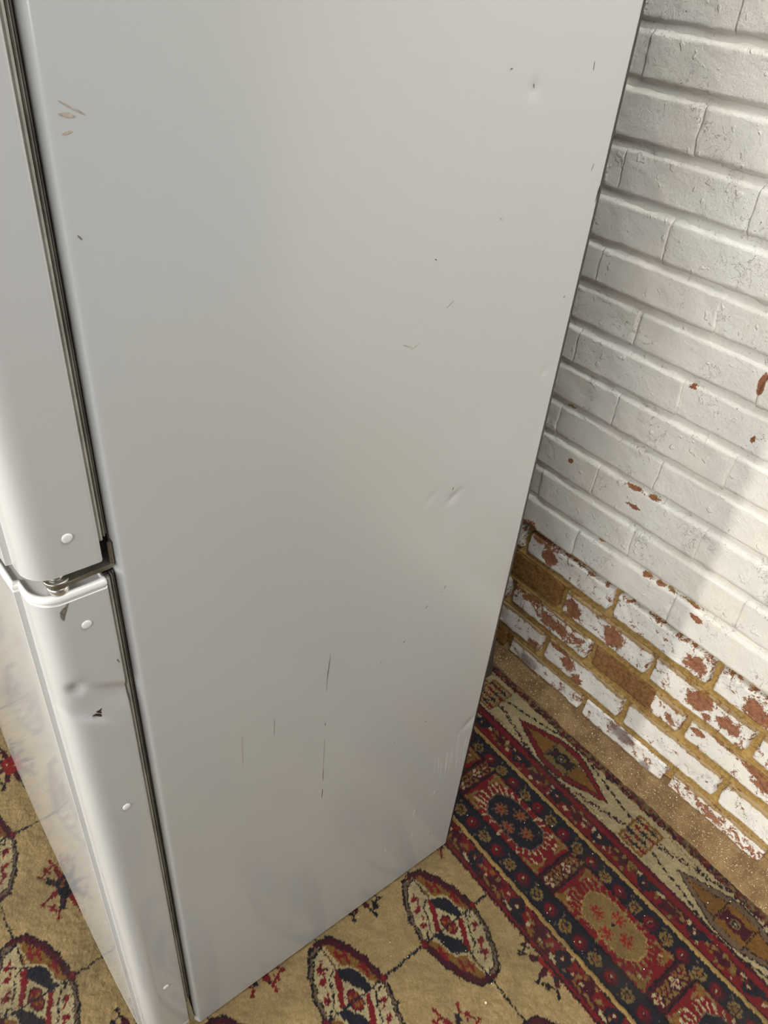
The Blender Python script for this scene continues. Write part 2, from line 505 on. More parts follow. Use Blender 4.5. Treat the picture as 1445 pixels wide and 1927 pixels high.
rng = random.Random(4)
for c in range(1, 21):
    zb, zt = ZJ[c - 1], ZJ[c]
    base = -0.2925 if c % 2 else -0.1765
    joints = list(PJ.get(c, [base]))
    joints.sort()
    while joints[0] > S0:
        joints.insert(0, joints[0] - .225)
    while joints[-1] < S1:
        joints.append(joints[-1] + .225)
    f = 0.0 if c <= 5 else 1.0       # 0 = bare raked joints, 1 = joints buried in paint
    for a, b in zip(joints[:-1], joints[1:]):
        je = 0.0060 * (1 - f) + 0.0002 * f + rng.uniform(-.001, .001) * (1 - f)
        jv = 0.0058 * (1 - f) + 0.0042 * f
        a2, b2 = a + je, b - je
        z2, z3 = zb + jv + rng.uniform(-.0012, .0012), zt - jv + rng.uniform(-.0012, .0012)
        visible = b > -.42 and a < .60
        st = 0.003 if visible else 0.009
        nx = max(6, int((b2 - a2) / st)); ny = max(5, int((z3 - z2) / st))
        u = np.linspace(0, 1, nx + 1); v = np.linspace(0, 1, ny + 1)
        U, V = np.meshgrid(u, v)
        Sg = a2 + (b2 - a2) * U; Zg = z2 + (z3 - z2) * V
        # the upright joints wander, the same way for both neighbours
        shA = .007 * (fbm(Zg * 42 + a * 91, Zg * 0 + a * 37, 5, 3) - .5)
        shB = .007 * (fbm(Zg * 42 + b * 91, Zg * 0 + b * 37, 5, 3) - .5)
        Sg = Sg + (1 - U) * shA + U * shB
        # ragged arrises
        rag = (0.0046 * (1 - f) + 0.0046 * f)
        eU = sstep(.12, 0, np.minimum(U, 1 - U)); eV = sstep(.35, 0, np.minimum(V, 1 - V))
        Zg = Zg + eV * rag * (fbm(Sg * 40, Zg * 40 + c * 3.1, 31 + c) - .5) * 2
        Sg = Sg + eU * rag * (fbm(Sg * 60, Zg * 60, 71 + c) - .5) * 2 * (1 - f)
        du = np.minimum(Sg - a2 - shA, b2 + shB - Sg); dv = np.minimum(Zg - z2, z3 - Zg)
        rv = 0.0026 * (1 - f) + 0.0058 * f
        ru = 0.0028 * (1 - f) + 0.0060 * f
        if f < .5:      # rounded, knocked corners on old bricks
            rr = 0.010
            cu = np.clip(rr - du, 0, None); cv = np.clip(rr - dv, 0, None)
            corner = np.clip(np.sqrt(cu ** 2 + cv ** 2) - rr * .95, 0, None)
        else:
            corner = 0 * du
        endd = 0.0125 * (1 - f) + f * rng.choice([0.0002, 0.0006, 0.0014, 0.0022])
        vd = 0.0125 * (1 - f) + (0.0038 if c < 9 else 0.0062) * f
        wob = 1 + .7 * (fbm(Sg * 40, Zg * 40, 51) - .5)
        H = -vd * (1 - sstep(0, 1, dv / (rv * wob))) - endd * (1 - sstep(0, 1, du / (ru * wob))) * ((1 - f) + f * np.clip(2.6 * fbm(Zg * 46, Zg * 0 + np.where(U < .5, a, b) * 53, 29, 2) - .6, 0, 1.5)) - corner * 2.2
        proud = rng.uniform(-.0016, .0016)
        rough = (0.0034 * (1 - f) + 0.0017 * f)
        H = H + proud + rough * (fbm(Sg * 26, Zg * 26, 91 + c, 5) - .5) * 2
        R, Gd, B = wall_wear(Sg, Zg, c)
        if f < .5:
            # paint worn off the arrises, dusty upper edges
            ed = sstep(.0065, .0015, np.minimum(du, dv))
            R = np.maximum(R, ed * .5)
            R = np.maximum(R, rng.choice([.27, .31, .35, .38]))
            top = sstep(.022, .003, z3 - Zg) * (0.45 + fbm(Sg * 16, Zg * 5, 13))
            Gd = np.maximum(Gd, np.clip(top, 0, 1) * rng.choice([.3, .5, .8, 1.1]) * (1 if c <= 4 else .6))
            H = H - 0.0022 * np.clip(R, 0, 1) * fbm(Sg * 150, Zg * 150, 7, 3)
        elif c <= 8:
            R = np.maximum(R, .06)
        H = np.clip(H, -0.0155, 0.006)
        # close the sides with a skirt
        for ax in (0, 1):
            Sg = np.concatenate([np.take(Sg, [0], ax), Sg, np.take(Sg, [-1], ax)], ax)
            Zg = np.concatenate([np.take(Zg, [0], ax), Zg, np.take(Zg, [-1], ax)], ax)
            e = np.full_like(np.take(H, [0], ax), -0.019)
            H = np.concatenate([e, H, e], ax)
            R, Gd, B = [np.concatenate([np.take(q, [0], ax), q, np.take(q, [-1], ax)], ax) for q in (R, Gd, B)]
        X, Y, Zq = wpos(Sg, Zg, H)
        ctr = wpos((a + b) / 2, (zb + zt) / 2, -0.01)
        P = np.stack([X - ctr[0], Y - ctr[1], Zq - ctr[2]], -1)
        me = grid_mesh('brick', P, flip=False)
        set_color(me, 'wear', np.stack([R, Gd, B], -1))
        ob = link('brick', me, M['brick'], wall)
        ob.location = ctr

# ------------------------------------------------------------------ fallen mortar dust banked along the wall foot
ys = np.arange(-0.95, 0.75, 0.0035); ts = np.linspace(0, 1, 26)
Yg, T = np.meshgrid(ys, ts)
xin = 0.396 + 0.010 * (fbm(Yg * 18, Yg * 0 + 3, 3) - .5) + 0.02 * (Yg + .1) * 0.2
xout = WX + Yg / CW * SW * -1 * -1 + 0.012
Xg = xin + (xout - xin) * T
Zg = 0.0015 + 0.046 * T ** 1.5 + 0.010 * T * (fbm(Yg * 9, T * 3, 41) - .5) + 0.0035 * (fbm(Xg * 160, Yg * 160, 23, 3) - .5) * np.minimum(1, T * 4)
Zg[0] = -0.003
me = grid_mesh('mortar_dust', np.stack([Xg, Yg, Zg], -1), flip=True)
link('mortar_dust', me, M['dust'], label='sandy brown mortar dust banked along the foot of the brick wall', cat='dust', kind='stuff')


def grains(name, pts, sizes, mat, seed, **kw):
    r = np.random.RandomState(seed)
    V = []; Q = []
    cube = np.array([[x, y, z] for x in (-1, 1) for y in (-1, 1) for z in (-1, 1)], dtype=float)
    fq = np.array([[0, 1, 3, 2], [4, 6, 7, 5], [0, 4, 5, 1], [2, 3, 7, 6], [0, 2, 6, 4], [1, 5, 7, 3]])
    for i, (p, s) in enumerate(zip(pts, sizes)):
        a = r.normal(size=(3, 3)); q, _ = np.linalg.qr(a)
        V.append((cube * r.uniform(.5, 1, 3) * s) @ q + p)
        Q.append(fq + 8 * i)
    me = raw_mesh(name, np.concatenate(V), np.concatenate(Q), False)
    return link(name, me, mat, **kw)


rs = np.random.RandomState(11)
n = 1700
gy = rs.uniform(-.9, .5, n); gt = rs.beta(1.6, 1.6, n)
gx = 0.397 + (WX - .002 + gy * SW - .397) * gt
gz = 0.003 + 0.046 * gt ** 1.5
grains('mortar_grit', np.stack([gx, gy, gz], -1), rs.uniform(.0003, .0009, n), M['grit'], 3,
       label='pale grains of crumbled mortar, brightened as painted sparkle, lying in the dust by the wall', cat='grit', kind='stuff')

# ------------------------------------------------------------------ patterned carpet
def fine(a, b, st):
    return np.arange(a, b, st)


FS = 0.0019
xs = np.concatenate([np.arange(-2.8, -1.0, .022), fine(-1.0, .402, FS), [.404, .412]])
ysx = np.concatenate([np.arange(-2.8, -.70, .022), fine(-.70, .95, FS), np.arange(.955, 1.6, .022)])
NX, NY = len(xs), len(ysx)
XG, YG = np.meshgrid(xs, ysx)
r2 = np.random.RandomState(5)
jx = (r2.rand(NY, NX) - .5) * .0030 + (fbm(XG * 180, YG * 180, 3, 2) - .5) * .0045
jy = (r2.rand(NY, NX) - .5) * .0030 + (fbm(XG * 180, YG * 180, 77, 2) - .5) * .0045
XJ, YJ = XG + jx, YG + jy


def lin(r, g, b):
    def f(c):
        c /= 255.
        return c / 12.92 if c <= .04045 else ((c + .055) / 1.055) ** 2.4
    return np.array([f(r), f(g), f(b)])


PAL = dict(beige=lin(200, 172, 118), cream=lin(214, 196, 148), gold=lin(152, 106, 44), red=lin(140, 24, 32), maroon=lin(84, 18, 36),
           navy=lin(32, 33, 46), black=lin(26, 22, 28), orange=lin(160, 98, 60), taupe=lin(132, 108, 84), dkgold=lin(154, 126, 74), cord=lin(196, 160, 96), crimson=lin(170, 36, 36))
CG = np.empty((NY, NX, 3)); CG[:] = PAL['beige']
ZADD = np.zeros((NY, NX))


def sub(x0, x1, y0, y1):
    m = .004
    i0, i1 = np.searchsorted(xs, x0 - m), np.searchsorted(xs, x1 + m)
    j0, j1 = np.searchsorted(ysx, y0 - m), np.searchsorted(ysx, y1 + m)
    return slice(j0, j1), slice(i0, i1)


def paint(sl, mask, col):
    if mask.size:
        CG[sl][mask] = PAL[col]


def rect(x0, x1, y0, y1, col):
    sl = sub(x0, x1, y0, y1)
    x, y = XJ[sl], YJ[sl]
    paint(sl, (x > x0) & (x < x1) & (y > y0) & (y < y1), col)


def ell(cx, cy, rx, ry, col, p=2.0):
    sl = sub(cx - rx, cx + rx, cy - ry, cy + ry)
    x, y = XJ[sl], YJ[sl]
    paint(sl, np.abs((x - cx) / rx) ** p + np.abs((y - cy) / ry) ** p < 1, col)


def poly(pts, col):
    px = [q[0] for q in pts]; py = [q[1] for q in pts]
    sl = sub(min(px), max(px), min(py), max(py))
    x, y = XJ[sl], YJ[sl]
    ins = np.zeros(x.shape, bool)
    n = len(pts)
    for i in range(n):
        x1, y1 = pts[i]; x2, y2 = pts[(i + 1) % n]
        if y1 == y2:
            continue
        cond = (y1 > y) != (y2 > y)
        ins ^= cond & (x < (x2 - x1) * (y - y1) / (y2 - y1) + x1)
    paint(sl, ins, col)


def seg(p, q, w, col):
    sl = sub(min(p[0], q[0]) - w, max(p[0], q[0]) + w, min(p[1], q[1]) - w, max(p[1], q[1]) + w)
    x, y = XJ[sl], YJ[sl]
    dx, dy = q[0] - p[0], q[1] - p[1]
    L = dx * dx + dy * dy + 1e-12
    t = np.clip(((x - p[0]) * dx + (y - p[1]) * dy) / L, 0, 1)
    paint(sl, (x - p[0] - t * dx) ** 2 + (y - p[1] - t * dy) ** 2 < (w / 2) ** 2, col)


def path(pts, w, col, closed=False):
    for a, b in zip(pts, pts[1:] + ([pts[0]] if closed else [])):
        seg(a, b, w, col)


def dots(p, q, n, w, ln, col):
    for k in range(n):
        t0 = (k + .2) / n; t1 = t0 + ln / n
        seg((p[0] + (q[0] - p[0]) * t0, p[1] + (q[1] - p[1]) * t0), (p[0] + (q[0] - p[0]) * t1, p[1] + (q[1] - p[1]) * t1), w, col)


GX, GY = .2025, .297
CX0, CY0 = -.0918, -.1135
HALF = [(0, .112), (.022, .106), (.032, .089), (.042, .074), (.046, .058), (.053, .045), (.055, .024), (.058, .016), (.055, 0)]


def gul(cx, cy):
    def T(pts, mx=1, my=1, k=1.0):
        return [(cx + mx * k * a, cy + my * k * b) for a, b in pts]
    ring = T(HALF) + T(HALF[::-1], 1, -1) + T(HALF, -1, -1) + T(HALF[::-1], -1, 1)
    poly([(cx + (a - cx) * 1.02, cy + (b - cy) * 1.012) for a, b in ring], 'black')
    for mx, my, kind in ((1, 1, 'g'), (-1, -1, 'g'), (-1, 1, 'c'), (1, -1, 'c')):
        quad = HALF + [(0, 0)]
        if kind == 'g':
            poly(T(quad, mx, my, .975), 'maroon')
            poly([(cx + mx * max(0, a - .009), cy + my * max(0, b - .010)) for a, b in quad], 'gold')
            # fine dark and pale line down to the blue heart
            poly(T([(0, .062), (.022, .048), (.030, .040), (.034, .012), (.042, .004), (.04, 0), (0, 0)], mx, my), 'cream')
            poly(T([(0, .056), (.020, .045), (.028, .037), (.031, .010), (.034, 0), (0, 0)], mx, my), 'navy')
            dots((cx + mx * .003, cy + my * .098), (cx + mx * .008, cy + my * .058), 5, .004, .5, 'cream')
            for qx, qy in ((.014, .072), (.024, .062)):
                seg((cx + mx * qx, cy + my * (qy - .009)), (cx + mx * (qx + .003), cy + my * (qy + .009)), .0052, 'red')
            seg((cx + mx * .012, cy + my * .074), (cx + mx * .026, cy + my * .064), .004, 'red')
            seg((cx + mx * .040, cy + my * .040), (cx + mx * .040, cy + my * .018), .006, 'red')
            seg((cx + mx * .034, cy + my * .036), (cx + mx * .044, cy + my * .032), .004, 'red')
            seg((cx + mx * .031, cy + my * .050), (cx + mx * .036, cy + my * .044), .0025, 'dkgold')
        else:
            poly(T(quad, mx, my, .955), 'taupe')
            poly(T(quad, mx, my, .90), 'black')
            poly(T(quad, mx, my, .87), 'cream')
            poly(T([(0, .062), (.018, .050), (.024, .030), (.036, .010), (.036, 0), (0, 0)], mx, my), 'black')
            poly(T([(0, .060), (.016, .049), (.022, .029), (.034, .009), (.034, 0), (0, 0)], mx, my), 'cream')
            poly(T([(0, .056), (.007, .050), (.014, .030), (.027, .004), (.020, 0), (0, .036)], mx, my), 'red')
            for qx, qy, t in ((.022, .070, 1), (.028, .052, 0), (.038, .026, 1)):
                ell(cx + mx * qx, cy + my * qy, .0065, .0052, 'red')
                seg((cx + mx * qx, cy + my * qy), (cx + mx * (qx - .009), cy + my * (qy + .010)), .0036, 'red')
                if t:
                    seg((cx + mx * (qx - .002), cy + my * qy), (cx + mx * (qx - .011), cy + my * (qy - .006)), .0032, 'maroon')
            seg((cx + mx * .040, cy + my * .010), (cx + mx * .046, cy + my * .004), .004, 'black')
    # heart
    poly([(cx, cy + .036), (cx + .0195, cy + .003), (cx + .003, cy - .036), (cx - .0195, cy - .003)], 'cream')
    ell(cx, cy, .0110, .0195, 'maroon'); ell(cx, cy, .009, .0165, 'red')
    for a, b in ((-.004, .008), (.004, .006), (-.003, -.007), (.004, -.009), (0, 0)):
        ell(cx + a, cy + b, .0026, .0032, 'gold')
    seg((cx - .055, cy), (cx + .055, cy), .0034, 'navy')
    seg((cx, cy + .058), (cx, cy + .105), .0034, 'black'); seg((cx, cy - .058), (cx, cy - .105), .0034, 'black')
    dots((cx - .0015, cy + .104), (cx - .0015, cy + .06), 7, .002, .5, 'cream')
    dots((cx + .0015, cy - .104), (cx + .0015, cy - .06), 7, .002, .5, 'cream')
    for sx in (-1, 1):
        ell(cx + sx * .0565, cy, .0065, .0075, 'maroon'); ell(cx + sx * .0565, cy, .004, .005, 'red')
        ell(cx - sx * .006, cy + sx * .107, .007, .004, 'maroon')


def flower(cx, cy, kind):
    c1, c2, c3 = ('navy', 'red', 'maroon') if kind else ('crimson', 'maroon', 'navy')
    Q = 1.42
    for k in range(8):
        a = math.pi / 4 * k + .12
        ux, uy = math.cos(a), math.sin(a) * Q
        ln = .029 if k % 2 else .033
        seg((cx + ux * .008, cy + uy * .008), (cx + ux * ln, cy + uy * ln), .0050, 'black')
        seg((cx + ux * .010, cy + uy * .010), (cx + ux * (ln - .006), cy + uy * (ln - .006)), .0100, c3 if k % 2 else c2)
        if k % 2:
            ell(cx + ux * .027, cy + uy * .027, .0050, .0075, 'navy' if kind else 'maroon')
    for k in range(4):
        a = math.pi / 2 * k + .5
        for da in (-.34, 0, .34):
            ux, uy = math.cos(a + da), math.sin(a + da) * Q
            r0, r1 = (.034, .044) if da else (.031, .039)
            seg((cx + ux * r0, cy + uy * r0), (cx + ux * r1, cy + uy * r1), .0042, 'red' if kind else 'black')
            ell(cx + ux * r1, cy + uy * r1, .0036, .0036, 'red' if kind else 'black')
        ux, uy = math.cos(a), math.sin(a) * Q
        px, py = -math.sin(a), math.cos(a)
        seg((cx + ux * .036 + px * .011, cy + uy * .036 + py * .011), (cx + ux * .036 - px * .011, cy + uy * .036 - py * .011), .0038, 'red' if kind else 'black')
    ell(cx, cy, .0150, .0200, c1)
    for k in range(4):
        a = math.pi / 2 * k + .9
        ell(cx + .012 * math.cos(a), cy + .016 * math.sin(a), .0075, .0085, c1)
    for a, b in ((-.006, .004), (.006, -.005), (.001, .011)):
        ell(cx + a, cy + b, .0034, .0034, 'orange' if kind else 'red')
        ell(cx + a, cy + b, .0016, .0016, 'red' if kind else 'cream')


for i in range(-1, 14):
    gx_ = CX0 - GX * i
    if gx_ < -2.7:
        break
    if gx_ < .0:
        seg((gx_, -2.7), (gx_, 1.5), .0030, 'black')
for j in range(-8, 6):
    gy_ = CY0 + GY * j
    seg((-2.7, gy_), (.004, gy_), .0042, 'navy')
for i in range(0, 13):
    for j in range(-8, 6):
        gul(CX0 - GX * i, CY0 + GY * j)
for i in range(-1, 13):
    for j in range(-8, 6):
        flower(CX0 - GX * (i + .5), CY0 + GY * (j + .5), (i + j) % 2)

# ---- border
r3 = random.Random(8)


def strip(x0, x1, col):
    rect(x0, x1, -3, 2, col)


def ywave(y0, dy, x0=-2.7, lo=-1.2, hi=1.2):
    k0 = math.ceil((lo - y0) / dy)
    out = []
    k = k0
    while y0 + k * dy < hi:
        out.append((k, y0 + k * dy)); k += 1
    return out


def guard(x0, x1, dash_in, dash_x):
    """red guard stripe with curling leaves"""
    w = x1 - x0; xm = (x0 + x1) / 2
    strip(x0, x1, 'red')
    strip(x0, x0 + .0035, 'black'); strip(x1 - .0035, x1, 'maroon' if dash_in else 'black')
    band = (dash_x - .007, dash_x + .007)
    strip(band[0], band[1], 'maroon')
    for k, y in ywave(-.0117, .0275):
        c = ('gold', 'gold', 'navy', 'cream')[k % 4]
        if c == 'navy':
            ell(dash_x, y, .0075, .013, 'navy')
        else:
            poly([(dash_x - .004, y - .011), (dash_x + .001, y - .010), (dash_x + .0045, y + .010), (dash_x - .001, y + .010)], c if k % 4 < 2 else 'cream')
    xo = xm + (xm - dash_x) * .75
    for k, y in ywave(.004, .110):
        # flower, leaves and a blue blossom
        ell(xo, y, .011, .015, 'maroon')
        for q in range(9):
            a = q * .7
            ell(xo + .012 * math.cos(a) * r3.uniform(.5, 1.2), y + .026 * math.sin(a) * r3.uniform(.6, 1.2), r3.uniform(.002, .0046), r3.uniform(.003, .006),
                r3.choice(['dkgold', 'dkgold', 'cream', 'gold', 'maroon']))
        ell(xo, y + .055, .013, .016, 'navy'); ell(xo + .001, y + .055, .006, .007, 'maroon'); ell(xo, y + .055, .003, .003, 'cream')
        for q in range(10):
            ell(xo + r3.uniform(-.016, .016), y + .055 + r3.uniform(-.030, .030), r3.uniform(.0016, .0034), r3.uniform(.002, .004),
                r3.choice(['cream', 'red', 'dkgold', 'black', 'maroon']))


def rosettes(xc, x0, x1, y0):
    strip(x0, x1, 'black')
    strip(x0 + .003, x1 - .003, 'navy')
    for k, y in ywave(y0, .0345):
        if k % 2 == 0:
            for q in range(8):
                a = math.pi / 4 * q
                ell(xc + .0086 * math.cos(a), y + .0098 * math.sin(a), .0030, .0034, 'dkgold')
            ell(xc, y, .0040, .0045, 'gold'); ell(xc, y, .0018, .0018, 'orange')
            for sx in (-1, 1):
                ell(xc + sx * .013, y + .013, .0022, .0022, 'taupe')
        else:
            ell(xc, y, .0130, .0145, 'maroon'); ell(xc, y + .002, .0085, .009, 'red')
            ell(xc, y, .0045, .005, 'maroon'); ell(xc + .001, y + .001, .0020, .0020, 'cream')


strip(0.0, .0475, 'red')
guard(.0015, .0475, False, .0165)
# ragged black teeth where the border meets the field
rosettes(.0750, .0535, .099, .0402)
strip(.097, .1945, 'black')
rosettes(.2055, .1925, .2285, .0564)
guard(.2345, .2850, True, .2640)


def panel(y1, y0, kind):
    """red panel with a long medallion; y1 > y0"""
    rect(.0985, .1935, y0, y1, 'black')
    rect(.1005, .1915, y0 + .002, y1 - .002, 'red')
    ym = (y0 + y1) / 2; xm = .146; hl = (y1 - y0) / 2
    # corner leaves
    for sx in (-1, 1):
        for sy in (-1, 1):
            bx, by = xm + sx * .042, ym + sy * (hl - .008)
            for q in range(7):
                t = q / 6
                ell(bx - sx * .026 * t, by - sy * .004, .0035, .0045 * (1 - .4 * t), 'dkgold')
                ell(bx - sx * .002, by - sy * .030 * t, .0032, .005, 'dkgold')
            ell(bx - sx * .008, by - sy * .009, .007, .008, 'gold'); ell(bx - sx * .013, by - sy * .014, .003, .004, 'cream')
    # pale ticks round the medallion
    for q in range(26):
        a = 2 * math.pi * q / 26
        ca, sa = math.cos(a), math.sin(a)
        ca = math.copysign(abs(ca) ** .8, ca)
        sa = math.copysign(abs(sa) ** .8, sa)
        r0, r1 = 1.02, 1.24
        seg((xm + .0345 * r0 * ca, ym + .066 * r0 * sa), (xm + .0345 * r1 * ca + .002, ym + .066 * r1 * sa + .004), .0030, 'cream' if kind else 'dkgold')
        if q % 2:
            ell(xm + .0345 * 1.30 * ca, ym + .066 * 1.33 * sa, .0032, .0036, 'cream' if kind else 'dkgold')
    ov = [(-.010, .062), (.014, .064), (.030, .044), (.034, .010), (.031, -.020), (.030, -.048), (.010, -.063), (-.014, -.062), (-.030, -.042), (-.034, -.008), (-.031, .020), (-.030, .046)]
    poly([(xm + a * 1.06, ym + b * 1.04) for a, b in ov], 'taupe' if kind else 'cord')
    poly([(xm + a, ym + b) for a, b in ov], 'navy' if kind else 'dkgold')
    for fx, fy in ((-.009, .035), (.0115, .0025), (-.026 + .0, .0007), (-.006, -.031)):
        fx, fy = fx + .0055, fy - .001
        for q in range(8):
            a = math.pi / 4 * q
            seg((xm + fx, ym + fy), (xm + fx + .0115 * math.cos(a), ym + fy + .0135 * math.sin(a)), .0040, 'orange' if kind else 'crimson')
        if not kind:
            for q in range(14):
                ell(xm + fx + r3.uniform(-.010, .010), ym + fy + r3.uniform(-.012, .012), .0016, .0016, 'dkgold')
        else:
            ell(xm + fx, ym + fy, .0025, .003, 'red')
    if kind:
        for q in range(7):
            ell(xm + r3.uniform(-.026, .026), ym + r3.uniform(-.055, .055), .002, .0025, 'taupe')
    else:
        ell(xm + .001, ym + .002, .0034, .0034, 'black')


def between(y1, y0):
    rect(.1005, .1915, y0, y1, 'maroon')
    ym = (y0 + y1) / 2
    for q in range(4):
        x = .112 + q * .0225
        poly([(x + .011 - .006, ym + .012), (x + .011 + .006, ym + .012), (x + .011, ym + .001)], 'gold')
        poly([(x + .011 - .006, ym - .014), (x + .011 + .006, ym - .014), (x + .011, ym - .003)], 'dkgold')
        for a, b in ((0, .008), (0, -.008), (.004, 0), (-.004, 0)):
            ell(x + a * 1.4, ym + b, .0036, .0036, 'dkgold' if q % 2 else 'cream')
        ell(x, ym, .004, .005, 'red'); ell(x, ym, .0018, .0018, 'cream')


for k in range(-6, 6):
    y1 = .0620 + k * .2455
    panel(y1, y1 - .207, k % 2 == 0)
    between(y1 + .0365, y1 + .0015)

# outer pale stripe with lozenges and little boxes
strip(.2840, .2880, 'maroon')
strip(.2880, .3780, 'cream')
BOXP = .4205
for k in range(-3, 4):
    yb = .2130 + k * BOXP          # box centre
    yl = yb - BOXP / 2             # lozenge centre below it
    kind = k % 2 == 0
    xm = .3315
    # lozenge
    loz = [(xm, yl + .128), (xm + .012, yl + .100), (xm + .034, yl + .045), (xm + .042, yl + .018), (xm + .042, yl - .018), (xm + .034, yl - .045), (xm + .012, yl - .100),
           (xm, yl - .128), (xm - .012, yl - .100), (xm - .034, yl - .045), (xm - .042, yl - .018), (xm - .042, yl + .018), (xm - .034, yl + .045), (xm - .012, yl + .100)]
    def L(k_):
        return [(xm + (a - xm) * k_, yl + (b - yl) * (k_ * .5 + .5 if k_ < 1 else k_)) for a, b in loz]
    poly(L(1.0), 'black'); poly(L(.93), 'red' if kind else 'taupe'); poly(L(.66), 'black'); poly(L(.60), 'gold')
    for sy in (-1, 1):
        seg((xm - .030, yl + sy * .030), (xm + .030, yl + sy * .030), .0026, 'black')
    rect(xm - .026, xm + .026, yl - .029, yl + .029, 'dkgold' if kind else 'gold')
    c_ = 'black' if kind else 'maroon'
    ell(xm, yl, .016, .019, c_)
    for sy in (-1, 1):
        poly([(xm - .017, yl + sy * .027), (xm + .017, yl + sy * .027), (xm + .007, yl + sy * .010), (xm - .007, yl + sy * .010)], c_)
        ell(xm, yl + sy * .019, .006, .005, 'maroon')
    ell(xm, yl, .0085, .0095, 'dkgold'); ell(xm, yl, .0062, .007, 'navy'); ell(xm, yl, .0026, .0030, 'cream')
    # dotted vine on one side, dark leafy vine on the other
    sd = 1 if kind else -1
    vine = [(xm + sd * .012, yl + .178), (xm + sd * .030, yl + .095), (xm + sd * .0475, yl + .03), (xm + sd * .0475, yl - .03), (xm + sd * .030, yl - .095), (xm + sd * .012, yl - .178)]
    for a, b in zip(vine[:-1], vine[1:]):
        n_ = max(2, int(math.hypot(a[0] - b[0], a[1] - b[1]) / .0165))
        seg(a, b, .0016, 'dkgold')
        dots(a, b, n_, .0052, .42, 'black')
    leaf = [(xm - sd * .010, yl + .180), (xm - sd * .026, yl + .110), (xm - sd * .046, yl + .045), (xm - sd * .047, yl - .045), (xm - sd * .026, yl - .110), (xm - sd * .010, yl - .180)]
    for a, b in zip(leaf[:-1], leaf[1:]):
        n_ = max(3, int(math.hypot(a[0] - b[0], a[1] - b[1]) / .0024))
        for q in range(n_):
            t = q / n_
            ex = .0055
            ell(a[0] + (b[0] - a[0]) * t + r3.uniform(-ex, ex), a[1] + (b[1] - a[1]) * t + r3.uniform(-.002, .002), r3.uniform(.0014, .0030), r3.uniform(.0016, .0034),
                r3.choice(['black', 'maroon', 'black', 'maroon', 'maroon', 'navy']))
    for sy in (-1, 1):
        path([(xm - sd * .042, yl + sy * .178), (xm - sd * .036, yl + sy * .10)], .0018, 'dkgold')
    # box
    poly([(.2925, yb - .030), (.3660, yb - .030), (.3660, yb + .030), (.2925, yb + .030)], 'gold')
    rect(.2975, .3610, yb - .0250, yb + .0250, 'beige')
    for a in range(4):
        for b in range(3):
            x, y = .3050 + a * .0160, yb - .0165 + b * .0165 + (.004 if a % 2 else -.004)
            c2 = 'navy' if (a + b) % 2 else 'red'
            seg((x - .0012, y - .0068), (x + .0012, y + .0068), .0056, c2)
            seg((x - .0055, y + .002), (x + .0055, y - .001), .0030, c2)
# maroon leafy outer edge
strip(.3780, .3990, 'dkgold')
for k in range(1500):
    y = r3.uniform(-1.0, .9)
    ell(.3865 + r3.uniform(-.0085, .0085), y, r3.uniform(.0018, .004), r3.uniform(.002, .005), r3.choice(['maroon', 'red', 'maroon', 'maroon', 'navy', 'taupe']))
# raised cords
for c0 in (.0475, .2285):
    sl = sub(c0 - .001, c0 + .008, -3, 2)
    w_ = np.clip(1 - ((XG[sl] - c0 - .0032 - .0006 * np.sin(YG[sl] * 190)) / .0042) ** 2, 0, 1)
    ZADD[sl] += .0022 * np.sqrt(w_)
    CG[sl][w_ > .12] = PAL['cord']
    CG[sl][(w_ > 0) & (w_ <= .12)] = PAL['black']

# worn / dusty tinting and yarn-to-yarn variation (wear with its own shape)
yarn = (.86 + .28 * r2.rand(NY, NX))[..., None]
CG *= yarn
soil = sstep(.55, .75, fbm(XG * 11, YG * 11, 61))[..., None]
CG = CG * (1 - .22 * soil) + np.array([.10, .075, .045]) * (.22 * soil)
dusty = (sstep(.380, .400, XG + .03 * (fbm(XG * 30, YG * 30, 15) - .5)))[..., None] * .35
CG = CG * (1 - dusty) + np.array([.27, .18, .09]) * dusty
pile = .0014 * (r2.rand(NY, NX) - .5) + .0032 * (fbm(XG * 95 + 1.2 * YG * 60, YG * 130, 19, 3) - .5)
far = ((XG < -1.0) | (YG < -.70) | (YG > .95))
ZC = np.where(far, 0.0, pile) + ZADD
me = grid_mesh('carpet', np.stack([XG, YG, ZC], -1))
set_color(me, 'tuft', np.clip(CG * .49, 0, 1))
link('carpet', me, M['carpet'], label='patterned wool carpet with beige medallion field and dark red border', cat='carpet')

# crumbs dropped on the carpet, their white also painting in its small glints
n = 150
cx_ = np.concatenate([rs.uniform(-.75, .38, n)]); cy_ = rs.uniform(-.55, .05, n)
ok = ~((cx_ > -.62) & (cx_ < .01) & (cy_ > -.01))
cx_, cy_ = cx_[ok], cy_[ok]
grains('plaster_crumbs_and_glints', np.stack([cx_, cy_, np.full(len(cx_), .0022)], -1), rs.uniform(.0003, .0009, len(cx_)) * (1 + (rs.rand(len(cx_)) > .95)), M['crumb'], 9,
       label='tiny pale plaster crumbs and painted glints scattered over the carpet', cat='crumbs', kind='stuff')

# ------------------------------------------------------------------ fridge freezer
FR = bpy.data.objects.new('fridge_freezer', None)
COL.objects.link(FR)
FR['label'] = 'tall white fridge freezer with a scratched side panel standing on the carpet'
FR['category'] = 'fridge freezer'
D, FW = 0.5097, 0.745
ZB0, ZTOP = 0.012, 1.780

